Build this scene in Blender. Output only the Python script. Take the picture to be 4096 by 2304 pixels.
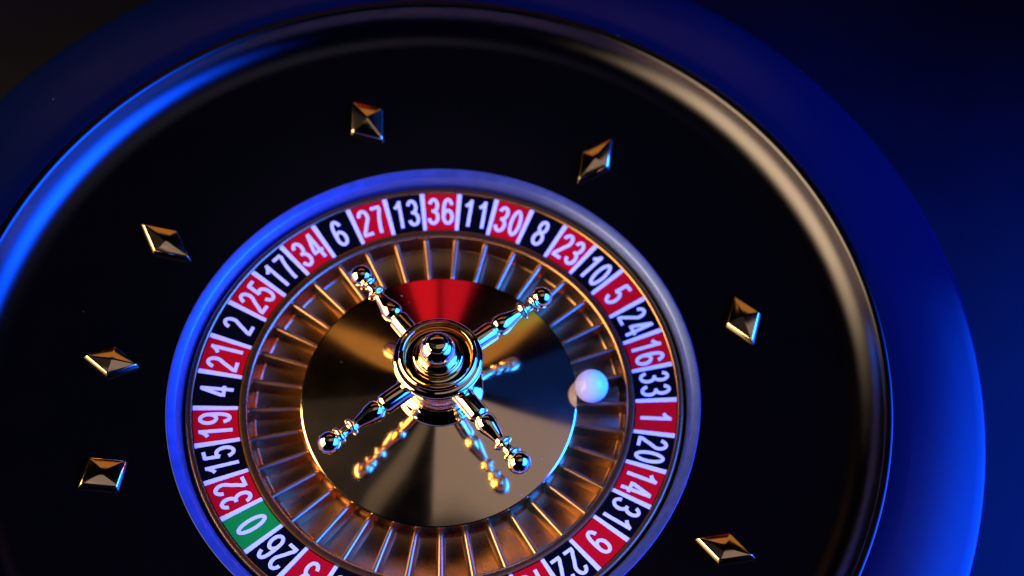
import bpy, bmesh, math, random
from mathutils import Vector, Matrix
random.seed(7)
R = math.radians
for o in list(bpy.data.objects):
    bpy.data.objects.remove(o)
sc = bpy.context.scene
COL = sc.collection
Z0 = 0.036            # height of the numbered track above the table top

# ------------------------------------------------------------------ camera
cd = bpy.data.cameras.new('camera')
cam = bpy.data.objects.new('camera', cd)
COL.objects.link(cam)
cx, cy, cz = (0.972121, 0.206639, 0.110817), (-0.234478, 0.856703, 0.459434), (0.0, -0.472609, 0.881272)
cl = (0.076122, -0.216838, 0.502885 + Z0)
cam.matrix_world = Matrix(((cx[0], cy[0], cz[0], cl[0]), (cx[1], cy[1], cz[1], cl[1]), (cx[2], cy[2], cz[2], cl[2]), (0, 0, 0, 1)))
cd.sensor_width = 36
cd.lens = 5213.9 / 4096 * 36
cd.shift_x = -525.34 / 4096
cd.shift_y = 163.40 / 4096
cd.clip_start = 0.01
cd.clip_end = 50
cd.dof.use_dof = True
cd.dof.focus_distance = 0.507
cd.dof.aperture_fstop = 5.6
cd.dof.aperture_blades = 8
sc.camera = cam

# ------------------------------------------------------------------ light
w = bpy.data.worlds.new('World')
sc.world = w
w.use_nodes = True
w.node_tree.nodes['Background'].inputs[0].default_value = (0.2, 0.25, 1.0, 1)
w.node_tree.nodes['Background'].inputs[1].default_value = 0.0008
sc.view_settings.view_transform = 'Standard'
sc.view_settings.look = 'None'
sc.view_settings.exposure = 0
sc.view_settings.gamma = 1


def lamp(name, loc, target, sx, sy, rad, col, spread=180):
    """rectangular soft box; rad = radiance of its face"""
    ld = bpy.data.lights.new(name, 'AREA')
    ld.shape = 'RECTANGLE'
    ld.size, ld.size_y = sx, sy
    ld.energy = rad * math.pi * sx * sy
    ld.color = col
    ld.spread = R(spread)
    o = bpy.data.objects.new(name, ld)
    COL.objects.link(o)
    o.location = Vector(loc) + Vector((0, 0, Z0))
    d = Vector(target) + Vector((0, 0, Z0)) - o.location
    o.rotation_euler = d.to_track_quat('-Z', 'Y').to_euler()
    return o


lamp('warm_softbox', (-0.53, -0.23, 0.25), (0.03, 0, 0.03), 0.62, 0.48, 8.5, (1.0, 0.69, 0.43), 140)
lamp('blue_softbox', (0.44, -0.04, 0.20), (0.16, -0.09, 0.0), 0.64, 0.37, 17.0, (0.003, 0.066, 1.0), 76)
lamp('amber_panel', (-0.36, 1.02, 1.07), (0, 0, 0.0), 1.34, 0.27, 0.36, (1.0, 0.45, 0.14))
lamp('red_panel', (-0.40, 1.0, 0.65), (0, 0, 0.0), 0.13, 0.18, 0.36, (1.0, 0.010, 0.04)).data.shape = 'ELLIPSE'
lamp('red_panel_side', (-0.24, 1.0, 0.63), (0, 0, 0.0), 0.13, 0.16, 0.30, (1.0, 0.008, 0.06)).data.shape = 'ELLIPSE'
lamp('red_panel_wide', (-0.33, 1.02, 0.62), (0, 0, 0.0), 0.40, 0.26, 0.09, (1.0, 0.02, 0.06)).data.shape = 'ELLIPSE'
lamp('green_panel', (0.15, 1.0, 0.74), (0, 0, 0.0), 0.12, 0.07, 0.12, (0.02, 1.0, 0.25)).data.shape = 'ELLIPSE'
lamp('ceiling_panel', (0.29, 0.12, 1.00), (0, 0, 0), 0.44, 0.86, 0.25, (0.95, 0.80, 1.0))
lamp('ceiling_panel_dim', (-0.50, 0.02, 1.00), (0, 0, 0), 0.46, 0.70, 0.022, (0.8, 0.7, 1.0))
lamp('ceiling_strip', (-0.18, -0.12, 1.00), (0, 0, 0), 0.08, 0.36, 0.10, (0.95, 0.78, 0.8))
lamp('ceiling_panel_blue', (0.50, 0.78, 1.00), (0, 0, 0), 0.40, 0.40, 0.10, (0.02, 0.10, 1.0))


# ------------------------------------------------------------------ materials
def mat(name):
    m = bpy.data.materials.new(name)
    m.use_nodes = True
    nt = m.node_tree
    return m, nt, nt.nodes['Principled BSDF']


def tex_coord(nt):
    return nt.nodes.new('ShaderNodeTexCoord').outputs['Object']


def rough_noise(nt, b, lo, hi, scale):
    n = nt.nodes.new('ShaderNodeTexNoise')
    n.inputs['Scale'].default_value = scale
    n.inputs['Detail'].default_value = 5
    nt.links.new(tex_coord(nt), n.inputs['Vector'])
    mr = nt.nodes.new('ShaderNodeMapRange')
    mr.inputs['From Min'].default_value = 0.3
    mr.inputs['From Max'].default_value = 0.7
    mr.inputs['To Min'].default_value = lo
    mr.inputs['To Max'].default_value = hi
    nt.links.new(n.outputs['Fac'], mr.inputs['Value'])
    nt.links.new(mr.outputs['Result'], b.inputs['Roughness'])
    return n


def add_dust(nt, b, scale, keep, size, bright=0.5):
    """sparse dust specks: a second, matt pale shader at a few voronoi cell centres"""
    v = nt.nodes.new('ShaderNodeTexVoronoi')
    v.inputs['Scale'].default_value = scale
    v.inputs['Randomness'].default_value = 1
    nt.links.new(tex_coord(nt), v.inputs['Vector'])
    c = nt.nodes.new('ShaderNodeSeparateColor')
    nt.links.new(v.outputs['Color'], c.inputs['Color'])
    k = nt.nodes.new('ShaderNodeMath'); k.operation = 'LESS_THAN'
    nt.links.new(c.outputs[0], k.inputs[0]); k.inputs[1].default_value = keep
    sz = nt.nodes.new('ShaderNodeMath'); sz.operation = 'MULTIPLY'
    nt.links.new(c.outputs[1], sz.inputs[0]); sz.inputs[1].default_value = size
    d = nt.nodes.new('ShaderNodeMath'); d.operation = 'LESS_THAN'
    nt.links.new(v.outputs['Distance'], d.inputs[0]); nt.links.new(sz.outputs[0], d.inputs[1])
    f = nt.nodes.new('ShaderNodeMath'); f.operation = 'MULTIPLY'
    nt.links.new(k.outputs[0], f.inputs[0]); nt.links.new(d.outputs[0], f.inputs[1])
    df = nt.nodes.new('ShaderNodeBsdfDiffuse')
    df.inputs['Color'].default_value = (bright, bright * .95, bright * .9, 1)
    mx = nt.nodes.new('ShaderNodeMixShader')
    nt.links.new(f.outputs[0], mx.inputs[0])
    nt.links.new(b.outputs[0], mx.inputs[1])
    nt.links.new(df.outputs[0], mx.inputs[2])
    nt.links.new(mx.outputs[0], nt.nodes['Material Output'].inputs['Surface'])


def metal(name, col, lo, hi, scale=60, dust=None, metallic=1.0):
    m, nt, b = mat(name)
    b.inputs['Base Color'].default_value = (*col, 1)
    b.inputs['Metallic'].default_value = metallic
    rough_noise(nt, b, lo, hi, scale)
    if dust:
        add_dust(nt, b, *dust)
    return m


def plastic(name, col, lo, hi, scale=40, spec=0.5, dust=None, bump=0.0, bscale=900):
    m, nt, b = mat(name)
    b.inputs['Base Color'].default_value = (*col, 1)
    b.inputs['Specular IOR Level'].default_value = spec
    rough_noise(nt, b, lo, hi, scale)
    if bump:
        n = nt.nodes.new('ShaderNodeTexNoise')
        n.inputs['Scale'].default_value = bscale
        n.inputs['Detail'].default_value = 3
        nt.links.new(tex_coord(nt), n.inputs['Vector'])
        bp = nt.nodes.new('ShaderNodeBump')
        bp.inputs['Strength'].default_value = bump
        bp.inputs['Distance'].default_value = 0.0002
        nt.links.new(n.outputs['Fac'], bp.inputs['Height'])
        nt.links.new(bp.outputs[0], b.inputs['Normal'])
    if dust:
        add_dust(nt, b, *dust)
    return m


M = {}
M['mirror'] = metal('mirror_gold', (0.97, 0.72, 0.36), 0.08, 0.105, 90, dust=(480, 0.05, 0.11))
M['chrome'] = metal('polished_gold', (0.98, 0.75, 0.40), 0.03, 0.06, 200)
M['satin'] = metal('satin_gold_paint', (0.40, 0.215, 0.075), 0.27, 0.30, 400)
for k_, v_ in (('Coat Weight', 0.3), ('Coat Roughness', 0.2)):
    M['satin'].node_tree.nodes['Principled BSDF'].inputs[k_].default_value = v_
M['ridge'] = metal('lit_gold_ridge', (0.52, 0.30, 0.115), 0.33, 0.37, 400)  # pocket gold paint, lightened and roughened to imitate broader highlights along the ridges
M['fret'] = metal('fret_gold', (0.90, 0.66, 0.34), 0.06, 0.12, 120)
M['silver'] = metal('brushed_silver', (0.085, 0.13, 0.26), 0.34, 0.44, 300, metallic=0.85)


def lacquer(name, col, rough, f0, dust=None):
    """dark lacquer: faint body colour under a soft clear gloss"""
    m, nt, b = mat(name)
    nt.nodes.remove(b)
    d = nt.nodes.new('ShaderNodeBsdfDiffuse')
    d.inputs['Color'].default_value = (*col, 1)
    g = nt.nodes.new('ShaderNodeBsdfAnisotropic')
    g.distribution = 'BECKMANN'
    g.inputs['Color'].default_value = (1, 1, 1, 1)
    rough_noise(nt, g, rough * 0.94, rough * 1.06, 30)
    fr_ = nt.nodes.new('ShaderNodeFresnel')
    fr_.inputs['IOR'].default_value = (1 + math.sqrt(f0)) / (1 - math.sqrt(f0))
    mx = nt.nodes.new('ShaderNodeMixShader')
    nt.links.new(fr_.outputs[0], mx.inputs[0])
    nt.links.new(d.outputs[0], mx.inputs[1])
    nt.links.new(g.outputs[0], mx.inputs[2])
    nt.links.new(mx.outputs[0], nt.nodes['Material Output'].inputs['Surface'])
    if dust:
        add_dust(nt, mx, *dust)
    return m


M['black'] = lacquer('black_lacquer', (0.0004, 0.0004, 0.0005), 0.30, 0.040, dust=(300, 0.012, 0.10, 0.12))
M['rim'] = lacquer('dark_rim_lacquer', (0.0008, 0.0028, 0.0115), 0.24, 0.014, dust=(300, 0.02, 0.10, 0.25))
M['red'] = plastic('red_print', (0.44, 0.002, 0.003), 0.36, 0.46, 200, 0.07, bump=0.08)
M['blk'] = plastic('black_print', (0.0008, 0.0008, 0.0009), 0.38, 0.48, 200, 0.07, bump=0.08)
M['green'] = plastic('green_print', (0.005, 0.22, 0.012), 0.36, 0.46, 200, 0.07, bump=0.08)
M['white'] = plastic('white_print', (0.60, 0.60, 0.62), 0.40, 0.5, 200, 0.35)
M['ball'] = plastic('white_acrylic', (0.82, 0.80, 0.78), 0.18, 0.24, 60, 0.5)
M['table'] = plastic('dark_table', (0.0005, 0.0008, 0.0030), 0.45, 0.6, 12, 0.1, bump=0.2, bscale=500)


# ------------------------------------------------------------------ mesh helpers
def link(name, bm, m, parent=None, smooth=True, sharp=32):
    bmesh.ops.recalc_face_normals(bm, faces=bm.faces)
    me = bpy.data.meshes.new(name)
    if smooth:
        for f in bm.faces:
            f.smooth = True
        for e in bm.edges:
            if len(e.link_faces) == 2 and e.calc_face_angle(0) > R(sharp):
                e.smooth = False
    bm.to_mesh(me)
    bm.free()
    me.materials.append(m)
    o = bpy.data.objects.new(name, me)
    COL.objects.link(o)
    if parent:
        o.parent = parent
    return o


def empty(name, loc=(0, 0, 0)):
    o = bpy.data.objects.new(name, None)
    COL.objects.link(o)
    o.location = loc
    o.empty_display_size = 0.02
    return o


def arc(cx_, cz_, rad, a0, a1, n):
    return [(cx_ + rad * math.cos(R(a0 + (a1 - a0) * i / n)), cz_ + rad * math.sin(R(a0 + (a1 - a0) * i / n))) for i in range(n + 1)]


def lathe(prof, seg=256, close=False, dz=Z0, axis='Z'):
    """revolve (r, z) points; r == 0 gives a pole"""
    bm = bmesh.new()
    rings = []
    for r, z in prof:
        if r < 1e-7:
            rings.append([bm.verts.new((0, 0, z + dz))])
        else:
            rings.append([bm.verts.new((r * math.cos(2 * math.pi * i / seg), r * math.sin(2 * math.pi * i / seg), z + dz)) for i in range(seg)])
    pairs = list(zip(rings, rings[1:]))
    if close:
        pairs.append((rings[-1], rings[0]))
    for a, b in pairs:
        for i in range(seg):
            j = (i + 1) % seg
            if len(a) == 1:
                bm.faces.new((a[0], b[i], b[j]))
            elif len(b) == 1:
                bm.faces.new((a[i], a[j], b[0]))
            else:
                bm.faces.new((a[i], a[j], b[j], b[i]))
    return bm


# ------------------------------------------------------------------ table
bm = bmesh.new()
bmesh.ops.create_grid(bm, x_segments=8, y_segments=8, size=3.0)
tab = link('table_top', bm, M['table'], smooth=False)
tab['kind'] = 'structure'

# ------------------------------------------------------------------ bowl (the part that stands still)
bowl = empty('roulette_bowl')
bowl['label'] = 'glossy black roulette bowl with gold diamond deflectors, wide dark rim and silver ring'
bowl['category'] = 'roulette bowl'

SLR0, SLZ0, SLANG = 0.1090, 0.0062, 12.0


def slope_z(r):
    return SLZ0 + (r - SLR0) * math.tan(R(SLANG))


r1, z1 = 0.1675, slope_z(0.1675)
RF = 0.0176
ccx, ccz = r1 - RF * math.sin(R(SLANG)), z1 + RF * math.cos(R(SLANG))
fillet = [(ccx + RF * math.sin(R(a)), ccz - RF * math.cos(R(a))) for a in [SLANG + (75 - SLANG) * i / 24 for i in range(25)]]
fr, fz = fillet[-1]
lip = [(fr + 0.0005, fz + 0.0010), (fr + 0.0012, fz + 0.0017), (fr + 0.0021, fz + 0.0019), (fr + 0.0028, fz + 0.0019), (fr + 0.0032, fz + 0.0018), (fr + 0.0033, fz - 0.004), (fr + 0.0033, -0.010)]
body = [(0, -0.0165), (0.1080, -0.0165), (0.1083, -0.016), (0.1089, 0.0040), (0.1090, 0.0062)]
body += [(SLR0 + (r1 - SLR0) * i / 8, slope_z(SLR0 + (r1 - SLR0) * i / 8)) for i in range(1, 8)] + fillet + lip
body += [(0.150, -0.010), (0.150, -0.030), (0, -0.030)]
link('bowl_body', lathe(body, 320), M['black'], bowl, sharp=40)

rl = fr + 0.0034
rt = fz + 0.0021
rimp = [(rl, -0.009), (rl, rt - 0.0006), (rl + 0.0002, rt - 0.0002), (rl + 0.0008, rt), (rl + 0.008, rt + 0.0001)]
ro = 0.2252
rimp += [(rl + 0.018, rt - 0.0002), (ro - 0.012, rt - 0.0010), (ro - 0.0065, rt - 0.0018)]
rimp += [(ro - 0.0045 + 0.0045 * math.sin(R(a)), rt - 0.0065 + 0.0045 * math.cos(R(a))) for a in (14, 24, 36, 48, 60, 72, 84, 90)]
rimp += [(ro, fz - 0.018), (ro - 0.004, fz - 0.030), (ro - 0.012, -0.0345), (ro - 0.014, -Z0), (0.160, -Z0), (0.158, -0.0305), (0.1505, -0.0305), (0.1505, -0.0105), (rl, -0.0105)]
link('outer_rim', lathe(rimp, 320, close=True), M['rim'], bowl, sharp=40)

ringp = [(0.1080, -0.006), (0.1040, -0.006), (0.1040, 0.0012), (0.1042, 0.0018), (0.1054, 0.0044), (0.1056, 0.0047), (0.1060, 0.0050), (0.1082, 0.0062), (0.1086, 0.0064), (0.1089, 0.0065), (0.1091, 0.0063), (0.1091, 0.0045)]
link('metal_ring', lathe(ringp, 320, close=True), M['silver'], bowl, sharp=50)

# diamond deflectors: r, azimuth, long axis (length, angle to the radius), short axis (length, angle)
FR = [(0.1344, 120.0, 0.0245, 23.0, 0.0195, 118.0), (0.1310, 73.6, 0.0278, 173.0, 0.0150, 87.0), (0.1330, 27.9, 0.0252, 92.0, 0.0165, 3.0),
      (0.1345, -17.8, 0.0255, 9.0, 0.0138, 97.0), (0.1329, 165.6, 0.0262, 175.0, 0.0144, 80.0), (0.1310, -169.0, 0.0217, 178.0, 0.0137, 88.0),
      (0.1332, -147.9, 0.0205, 19.0, 0.0180, 117.0), (0.1335, -103.0, 0.0250, 92.0, 0.0160, 2.0), (0.1335, -60.0, 0.0255, 2.0, 0.0145, 92.0)]
APEX = (0.0049, 0.0043, 0.0043, 0.0036, 0.0038, 0.0041, 0.0037, 0.0042, 0.0042)
for (r, th, la, ra, lb, rb), az_ in zip(FR, APEX):
    bm = bmesh.new()
    A = Vector((math.cos(R(ra)), math.sin(R(ra)), 0)) * la / 2
    B = Vector((math.cos(R(rb)), math.sin(R(rb)), 0)) * lb / 2
    rows = []
    for s, z in ((1.0, -0.0006), (1.0, 0.0006), (0.90, 0.0030)):
        rows.append([bm.verts.new(q * s + Vector((0, 0, z))) for q in (A, B, -A, -B)])
    top = bm.verts.new((A * 0.04)[:2] + (az_,))
    for a, b in zip(rows, rows[1:]):
        for i in range(4):
            bm.faces.new((a[i], a[(i + 1) % 4], b[(i + 1) % 4], b[i]))
    for i in range(4):
        bm.faces.new((rows[-1][i], rows[-1][(i + 1) % 4], top))
    bm.faces.new(rows[0][::-1])
    bmesh.ops.bevel(bm, geom=[e for e in bm.edges if e.verts[0].co.z > -0.0003 or e.verts[1].co.z > -0.0003], offset=0.0005, segments=3, profile=0.5, affect='EDGES')
    o = link('deflector', bm, M['fret'], bowl, sharp=25)
    o.matrix_local = Matrix.Rotation(R(th), 4, 'Z') @ Matrix.Translation((r, 0, slope_z(r) + Z0)) @ Matrix.Rotation(R(-SLANG), 4, 'Y')

# ------------------------------------------------------------------ rotor (the part that turns)
rotor = empty('roulette_rotor', (0, 0, Z0 - 0.0163))
rotor['label'] = 'roulette rotor with red and black numbered track, gold pockets, mirror cone and four-armed turret'
rotor['category'] = 'roulette wheel'
RZ = 0.0163           # rotor parts are built around the rotor's own base
TRO, TZO, TRI, TZI = 0.1000, 0.0, 0.0822, -0.0027
TSL = (TZO - TZI) / (TRO - TRI)


def track_z(r):
    return TZI + (r - TRI) * TSL


rb_ = [(0, -0.0158), (0.1018, -0.0158), (0.1026, -0.015), (0.1030, -0.0012), (0.1029, -0.0002), (0.1025, 0.0004), (0.1019, 0.0006), (0.1009, 0.0006), (0.1004, 0.0004), (0.1001, 0.0), (0.1000, -0.0010)]
rb_ += [(TRI, TZI - 0.0010), (0.0821, -0.0026), (0.0818, -0.0022), (0.0812, -0.0021), (0.0796, -0.0022), (0.0790, -0.0024), (0.0786, -0.0029), (0.0784, -0.0037)]
rb_ += [(0.0776, -0.0098), (0.0772, -0.0112), (0.0762, -0.0120), (0.0600, -0.0130), (0.0585, -0.0128), (0.0577, -0.0118), (0.0572, -0.0095), (0.0566, -0.0040), (0.050, -0.0040), (0, -0.0040)]
link('pocket_ring', lathe(rb_, 370, dz=RZ), M['satin'], rotor, sharp=40)

ORDER = [36, 11, 30, 8, 23, 10, 5, 24, 16, 33, 1, 20, 14, 31, 9, 22, 18, 29, 7, 28, 12, 35, 3, 26, 0, 32, 15, 19, 4, 21, 2, 25, 17, 34, 6, 27, 13]
REDS = {1, 3, 5, 7, 9, 12, 14, 16, 18, 19, 21, 23, 25, 27, 30, 32, 34, 36}
STEP = 2 * math.pi / 37
PH = 1.93456

# numerals drawn as strokes in a box 0.42 wide, 1 high
SW = 0.112


def ell(cx0, cy0, rx, ry, a0, a1, n=22):
    return [(cx0 + rx * math.cos(R(a0 + (a1 - a0) * i / n)), cy0 + ry * math.sin(R(a0 + (a1 - a0) * i / n))) for i in range(n + 1)]


six = [ell(.21, .30, .145, .236, 0, 360, 30), [(.066, .28), (.064, .42), (.068, .56), (.082, .70), (.108, .82), (.146, .90), (.195, .935), (.245, .930), (.290, .89), (.330, .80), (.342, .745)]]
GLYPH = {
    '0': [ell(.21, .5, .145, .437, 0, 360, 36)],
    '1': [[(.262, 0), (.262, 1.0)], [(.262, .955), (.215, .865), (.155, .79), (.085, .742)]],
    '2': [ell(.208, .715, .140, .222, 172, -28, 20) + [(.235, .43), (.165, .27), (.105, .16), (.082, .07)], [(.040, .062), (.365, .062)]],
    '3': [ell(.200, .722, .128, .214, 165, -78, 20), ell(.200, .282, .146, .220, 82, -168, 20), [(.145, .508), (.235, .508)]],
    '4': [[(.282, 0), (.282, 1.0)], [(.262, .955), (.075, .33)], [(.030, .288), (.395, .288)]],
    '5': [[(.105, .937), (.350, .937)], [(.128, .96), (.092, .50)], ell(.200, .322, .150, .258, 138, -165, 24)],
    '6': six,
    '7': [[(.050, .937), (.372, .937)], [(.355, .90), (.290, .73), (.232, .53), (.192, .32), (.168, .15), (.158, 0)]],
    '8': [ell(.21, .735, .124, .204, 0, 360, 28), ell(.21, .282, .146, .220, 0, 360, 28)],
    '9': [[(.42 - x, 1 - y) for x, y in p] for p in six],
}


def stroke(bm, pts, ox, oy, sc_, z, th):
    closed = math.hypot(pts[0][0] - pts[-1][0], pts[0][1] - pts[-1][1]) < 1e-5
    P = [Vector((x, y)) for x, y in (pts[:-1] if closed else pts)]
    n = len(P)
    L, Rr = [], []
    for i in range(n):
        if closed:
            d0, d1 = (P[i] - P[i - 1]).normalized(), (P[(i + 1) % n] - P[i]).normalized()
        else:
            d0 = (P[i] - P[i - 1]).normalized() if i else (P[1] - P[0]).normalized()
            d1 = (P[i + 1] - P[i]).normalized() if i < n - 1 else d0
        t = (d0 + d1).normalized()
        nn = Vector((-t.y, t.x))
        k = SW / 2 / max(0.6, nn.dot(Vector((-d0.y, d0.x))))
        L.append(P[i] + nn * k)
        Rr.append(P[i] - nn * k)
    def mk(lst, zz):
        return [bm.verts.new(((q.x + ox) * sc_, (q.y + oy) * sc_, zz)) for q in lst]
    Lt, Rt, Lb, Rb = mk(L, z), mk(Rr, z), mk(L, z - th), mk(Rr, z - th)
    rng = range(n) if closed else range(n - 1)
    for i in rng:
        j = (i + 1) % n
        bm.faces.new((Rt[i], Rt[j], Lt[j], Lt[i]))
        bm.faces.new((Lt[i], Lt[j], Lb[j], Lb[i]))
        bm.faces.new((Rb[i], Rb[j], Rt[j], Rt[i]))
    if not closed:
        bm.faces.new((Lt[0], Lb[0], Rb[0], Rt[0]))
        bm.faces.new((Rt[-1], Rb[-1], Lb[-1], Lt[-1]))


NH = 0.0132


def numeral_mesh(txt):
    bm = bmesh.new()
    adv = 0.475
    wd = 0.42 + adv * (len(txt) - 1)
    lv = 0
    for i, ch in enumerate(txt):
        ox = -wd / 2 + adv * i
        for p in GLYPH[ch]:
            stroke(bm, p, ox, -0.5, NH, 0.00010 + 0.000022 * lv, 0.0001)
            lv += 1
    return bm


def frame(phi, r):
    """x = clockwise tangent, y = outward up the track, z = off the track"""
    er = Vector((math.cos(phi), math.sin(phi), 0))
    ct = Vector((math.sin(phi), -math.cos(phi), 0))
    cs = math.hypot(1, TSL)
    up = (er + Vector((0, 0, TSL))) / cs
    nz = ct.cross(up)
    p = er * r + Vector((0, 0, track_z(r) + RZ))
    return Matrix(((ct.x, up.x, nz.x, p.x), (ct.y, up.y, nz.y, p.y), (ct.z, up.z, nz.z, p.z), (0, 0, 0, 1)))


def sector(r0, r1_, half, top, bot, n=6):
    """slab on the conical track around azimuth 0"""
    bm = bmesh.new()
    rows = {}
    for nm, off in (('t', top), ('b', bot)):
        for q, r in (('i', r0), ('o', r1_)):
            rows[nm + q] = [bm.verts.new((r * math.cos(-half + 2 * half * i / n), r * math.sin(-half + 2 * half * i / n), track_z(r) + RZ + off)) for i in range(n + 1)]
    for i in range(n):
        bm.faces.new((rows['ti'][i], rows['to'][i], rows['to'][i + 1], rows['ti'][i + 1]))
        bm.faces.new((rows['bi'][i], rows['bi'][i + 1], rows['bo'][i + 1], rows['bo'][i]))
        bm.faces.new((rows['to'][i], rows['bo'][i], rows['bo'][i + 1], rows['to'][i + 1]))
        bm.faces.new((rows['ti'][i], rows['ti'][i + 1], rows['bi'][i + 1], rows['bi'][i]))
    for e in (0, n):
        bm.faces.new((rows['ti'][e], rows['to'][e], rows['bo'][e], rows['bi'][e]))
    return bm


def divider_bar():
    bm = bmesh.new()
    vs = []
    for r, hw in ((TRI + 0.0002, 0.00078), (TRO - 0.0002, 0.00100)):
        for y, z in ((-hw, -0.0006), (-hw, 0.00014), (hw, 0.00014), (hw, -0.0006)):
            vs.append(bm.verts.new((r, y, track_z(r) + RZ + z)))
    for i in range(4):
        bm.faces.new((vs[i], vs[(i + 1) % 4], vs[4 + (i + 1) % 4], vs[4 + i]))
    bm.faces.new(vs[:4]); bm.faces.new(vs[4:])
    return bm


def pocket_wall():
    """rounded ridge between two pockets, along +x"""
    bm = bmesh.new()
    rows = []
    N = 14
    for i in range(N + 1):
        t = i / N
        r = 0.0569 + (0.0783 - 0.0569) * t
        top = -0.0062 + 0.0016 * t
        if t < 0.12:
            top -= 0.0016 * (1 - t / 0.12) ** 2
        fl = -0.0133
        bw, tw = 0.00135 + 0.0003 * t, 0.00095 + 0.00020 * t
        pr = [(-bw * 1.5, fl), (-bw, fl + 0.0016), (-tw, top - 0.0011), (-tw * .9, top - 0.0006), (-tw * .68, top - 0.00028), (-tw * .38, top - 0.00007), (0, top), (tw * .38, top - 0.00007), (tw * .68, top - 0.00028), (tw * .9, top - 0.0006), (tw, top - 0.0011), (bw, fl + 0.0016), (bw * 1.5, fl)]
        rows.append([bm.verts.new((r, y, z + RZ)) for y, z in pr])
    for a, b in zip(rows, rows[1:]):
        for j in range(len(a) - 1):
            bm.faces.new((a[j], a[j + 1], b[j + 1], b[j]))
    bm.faces.new(rows[0]); bm.faces.new(rows[-1])
    return bm


def copy_part(o, parent):
    c = o.copy()
    COL.objects.link(c)
    c.parent = parent
    return c


tile0, bar0, wall0 = {}, None, None
half = STEP / 2 - 0.0088
for k, num in enumerate(ORDER):
    phi = PH - (k + 0.5) * STEP
    cn = 'green' if num == 0 else ('red' if num in REDS else 'blk')
    if cn not in tile0:
        t = tile0[cn] = link('number_tile', sector(TRI + 0.00025, TRO - 0.00025, half, 0.0, -0.0008), M[cn], rotor, smooth=False)
    else:
        t = copy_part(tile0[cn], rotor)
    t.rotation_euler = (0, 0, phi)
    g = link('numeral', numeral_mesh(str(num)), M['white'], t, smooth=False)
    g.matrix_local = frame(0, 0.0912)
    pb = PH - k * STEP
    if bar0 is None:
        b = bar0 = link('tile_divider', divider_bar(), M['white'], rotor, smooth=False)
        wl = wall0 = link('pocket_divider', pocket_wall(), M['ridge'], rotor, sharp=60)
    else:
        b, wl = copy_part(bar0, rotor), copy_part(wall0, rotor)
    b.rotation_euler = (0, 0, pb)
    wl.rotation_euler = (0, 0, pb)

cone = [(0.0500, -0.0039), (0.0568, -0.0039), (0.0573, -0.0036), (0.0575, -0.0031), (0.0573, -0.0026), (0.0568, -0.0024)]
cslope = math.tan(R(14))
for i in range(1, 13):
    r = 0.0568 - 0.0420 * i / 12
    cone.append((r, -0.0024 + (0.0568 - r) * cslope))
cone.append((0.0, 0.0095))
link('mirror_cone', lathe(cone, 512, dz=RZ), M['mirror'], rotor, sharp=4)

tz = lambda r: -0.0024 + (0.0568 - r) * cslope
tp = [(0.0178, tz(0.0178) - 0.0005), (0.0178, tz(0.0178) + 0.0006), (0.0174, tz(0.0178) + 0.0011), (0.0162, 0.0090), (0.0148, 0.0096), (0.0138, 0.0104), (0.0134, 0.0112), (0.0128, 0.0114), (0.0122, 0.0112), (0.0116, 0.0122), (0.0112, 0.0136)]
tp += [(0.0110, 0.0155), (0.0110, 0.0205), (0.0113, 0.0218), (0.0120, 0.0224), (0.0126, 0.0230), (0.0127, 0.0245), (0.0127, 0.0295), (0.0128, 0.0305), (0.0138, 0.0313), (0.0150, 0.0317)]
tp += arc(0.0158, 0.0340, 0.0020, -80, 80, 12) + [(0.0156, 0.0361), (0.01515, 0.0363)] + arc(0.0143, 0.0369, 0.0012, 10, 160, 8)
tp += [(0.0131, 0.0366), (0.01295, 0.0352), (0.0127, 0.0347), (0.0124, 0.0346), (0.0103, 0.0346), (0.0100, 0.0347), (0.0099, 0.0352), (0.0099, 0.0368)] + arc(0.0090, 0.0375, 0.0009, 10, 120, 6) + [(0.0081, 0.0380), (0.0074, 0.0378)]
kz, kr = 0.0415, 0.0073
tp += [(kr * math.cos(R(a)), kz + kr * math.sin(R(a))) for a in range(-24, 52, 4)]
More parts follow.
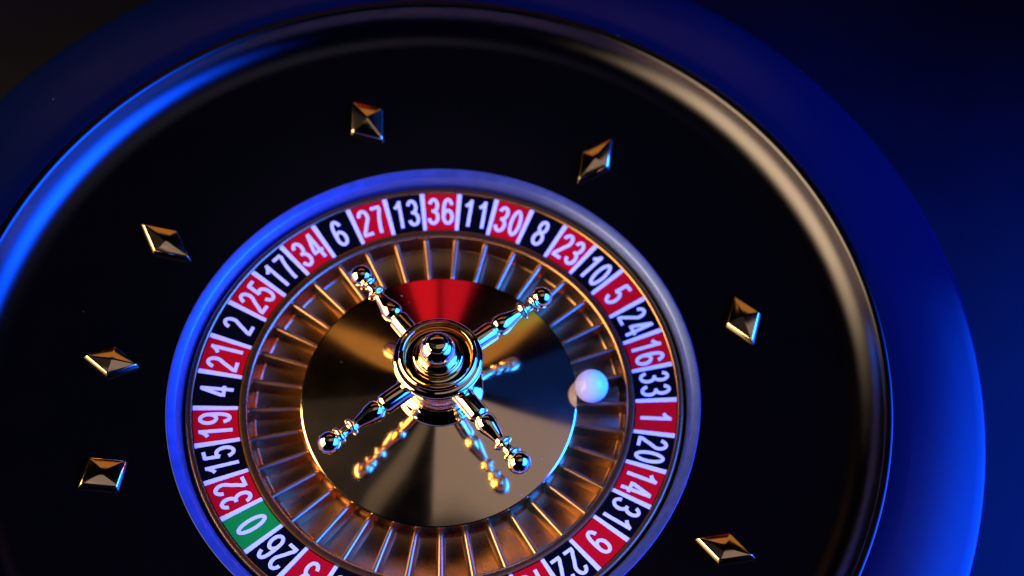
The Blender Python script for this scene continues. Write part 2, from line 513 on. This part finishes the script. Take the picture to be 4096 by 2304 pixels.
tp += [(0.00452, 0.0472), (0.00446, 0.0472), (0.00446, 0.0474)] + [(0.00446 * math.cos(R(a)), 0.0474 + 0.0017 * math.sin(R(a))) for a in range(10, 90, 8)] + [(0, 0.0491)]
turret = link('turret', lathe(tp, 160, dz=RZ), M['chrome'], rotor, sharp=50)

SPZ = 0.0270
sp = [(0.0, 0.0105), (0.0037, 0.0105), (0.0041, 0.0120), (0.0042, 0.0140), (0.0042, 0.0262), (0.0040, 0.0271), (0.0033, 0.0276), (0.0030, 0.0280), (0.0032, 0.0284), (0.0037, 0.0289), (0.0041, 0.0297), (0.0043, 0.0308), (0.0042, 0.0322), (0.0038, 0.0340), (0.0031, 0.0360), (0.0026, 0.0380), (0.0022, 0.0396), (0.0021, 0.0405)]
sp += [(0.0024, 0.0408), (0.0031, 0.0410), (0.0036, 0.0414), (0.00385, 0.0419), (0.0038, 0.0424), (0.0034, 0.0428), (0.0027, 0.0430), (0.0022, 0.0432), (0.0020, 0.0440), (0.0020, 0.0456), (0.0022, 0.0464), (0.0026, 0.0467), (0.0033, 0.0469), (0.0037, 0.0473), (0.0038, 0.0478), (0.0037, 0.0482), (0.0033, 0.0486), (0.0030, 0.0488)]
bz, brad = 0.0522, 0.0046
sp += [(brad * math.cos(R(a)), bz + brad * math.sin(R(a))) for a in range(-48, 90, 6)] + [(0, bz + brad)]
spoke0 = None
for k in range(4):
    if spoke0 is None:
        s = spoke0 = link('spoke', lathe(sp, 64, dz=0), M['chrome'], turret, sharp=70)
    else:
        s = copy_part(spoke0, turret)
    s.matrix_local = Matrix.Translation((0, 0, SPZ + RZ)) @ Matrix.Rotation(R((-37.6, 52.3, 143.0, 233.6)[k]), 4, 'Z') @ Matrix.Rotation(R(90), 4, 'Y')

# ------------------------------------------------------------------ ball
bm = bmesh.new()
bmesh.ops.create_uvsphere(bm, u_segments=64, v_segments=40, radius=0.00715)
ball = link('roulette_ball', bm, M['ball'], sharp=180)
ball.location = (0.06036, 0.0198, 0.0006 + Z0)
ball['label'] = 'small white roulette ball resting on the gold pocket dividers beside number 33'
ball['category'] = 'ball'
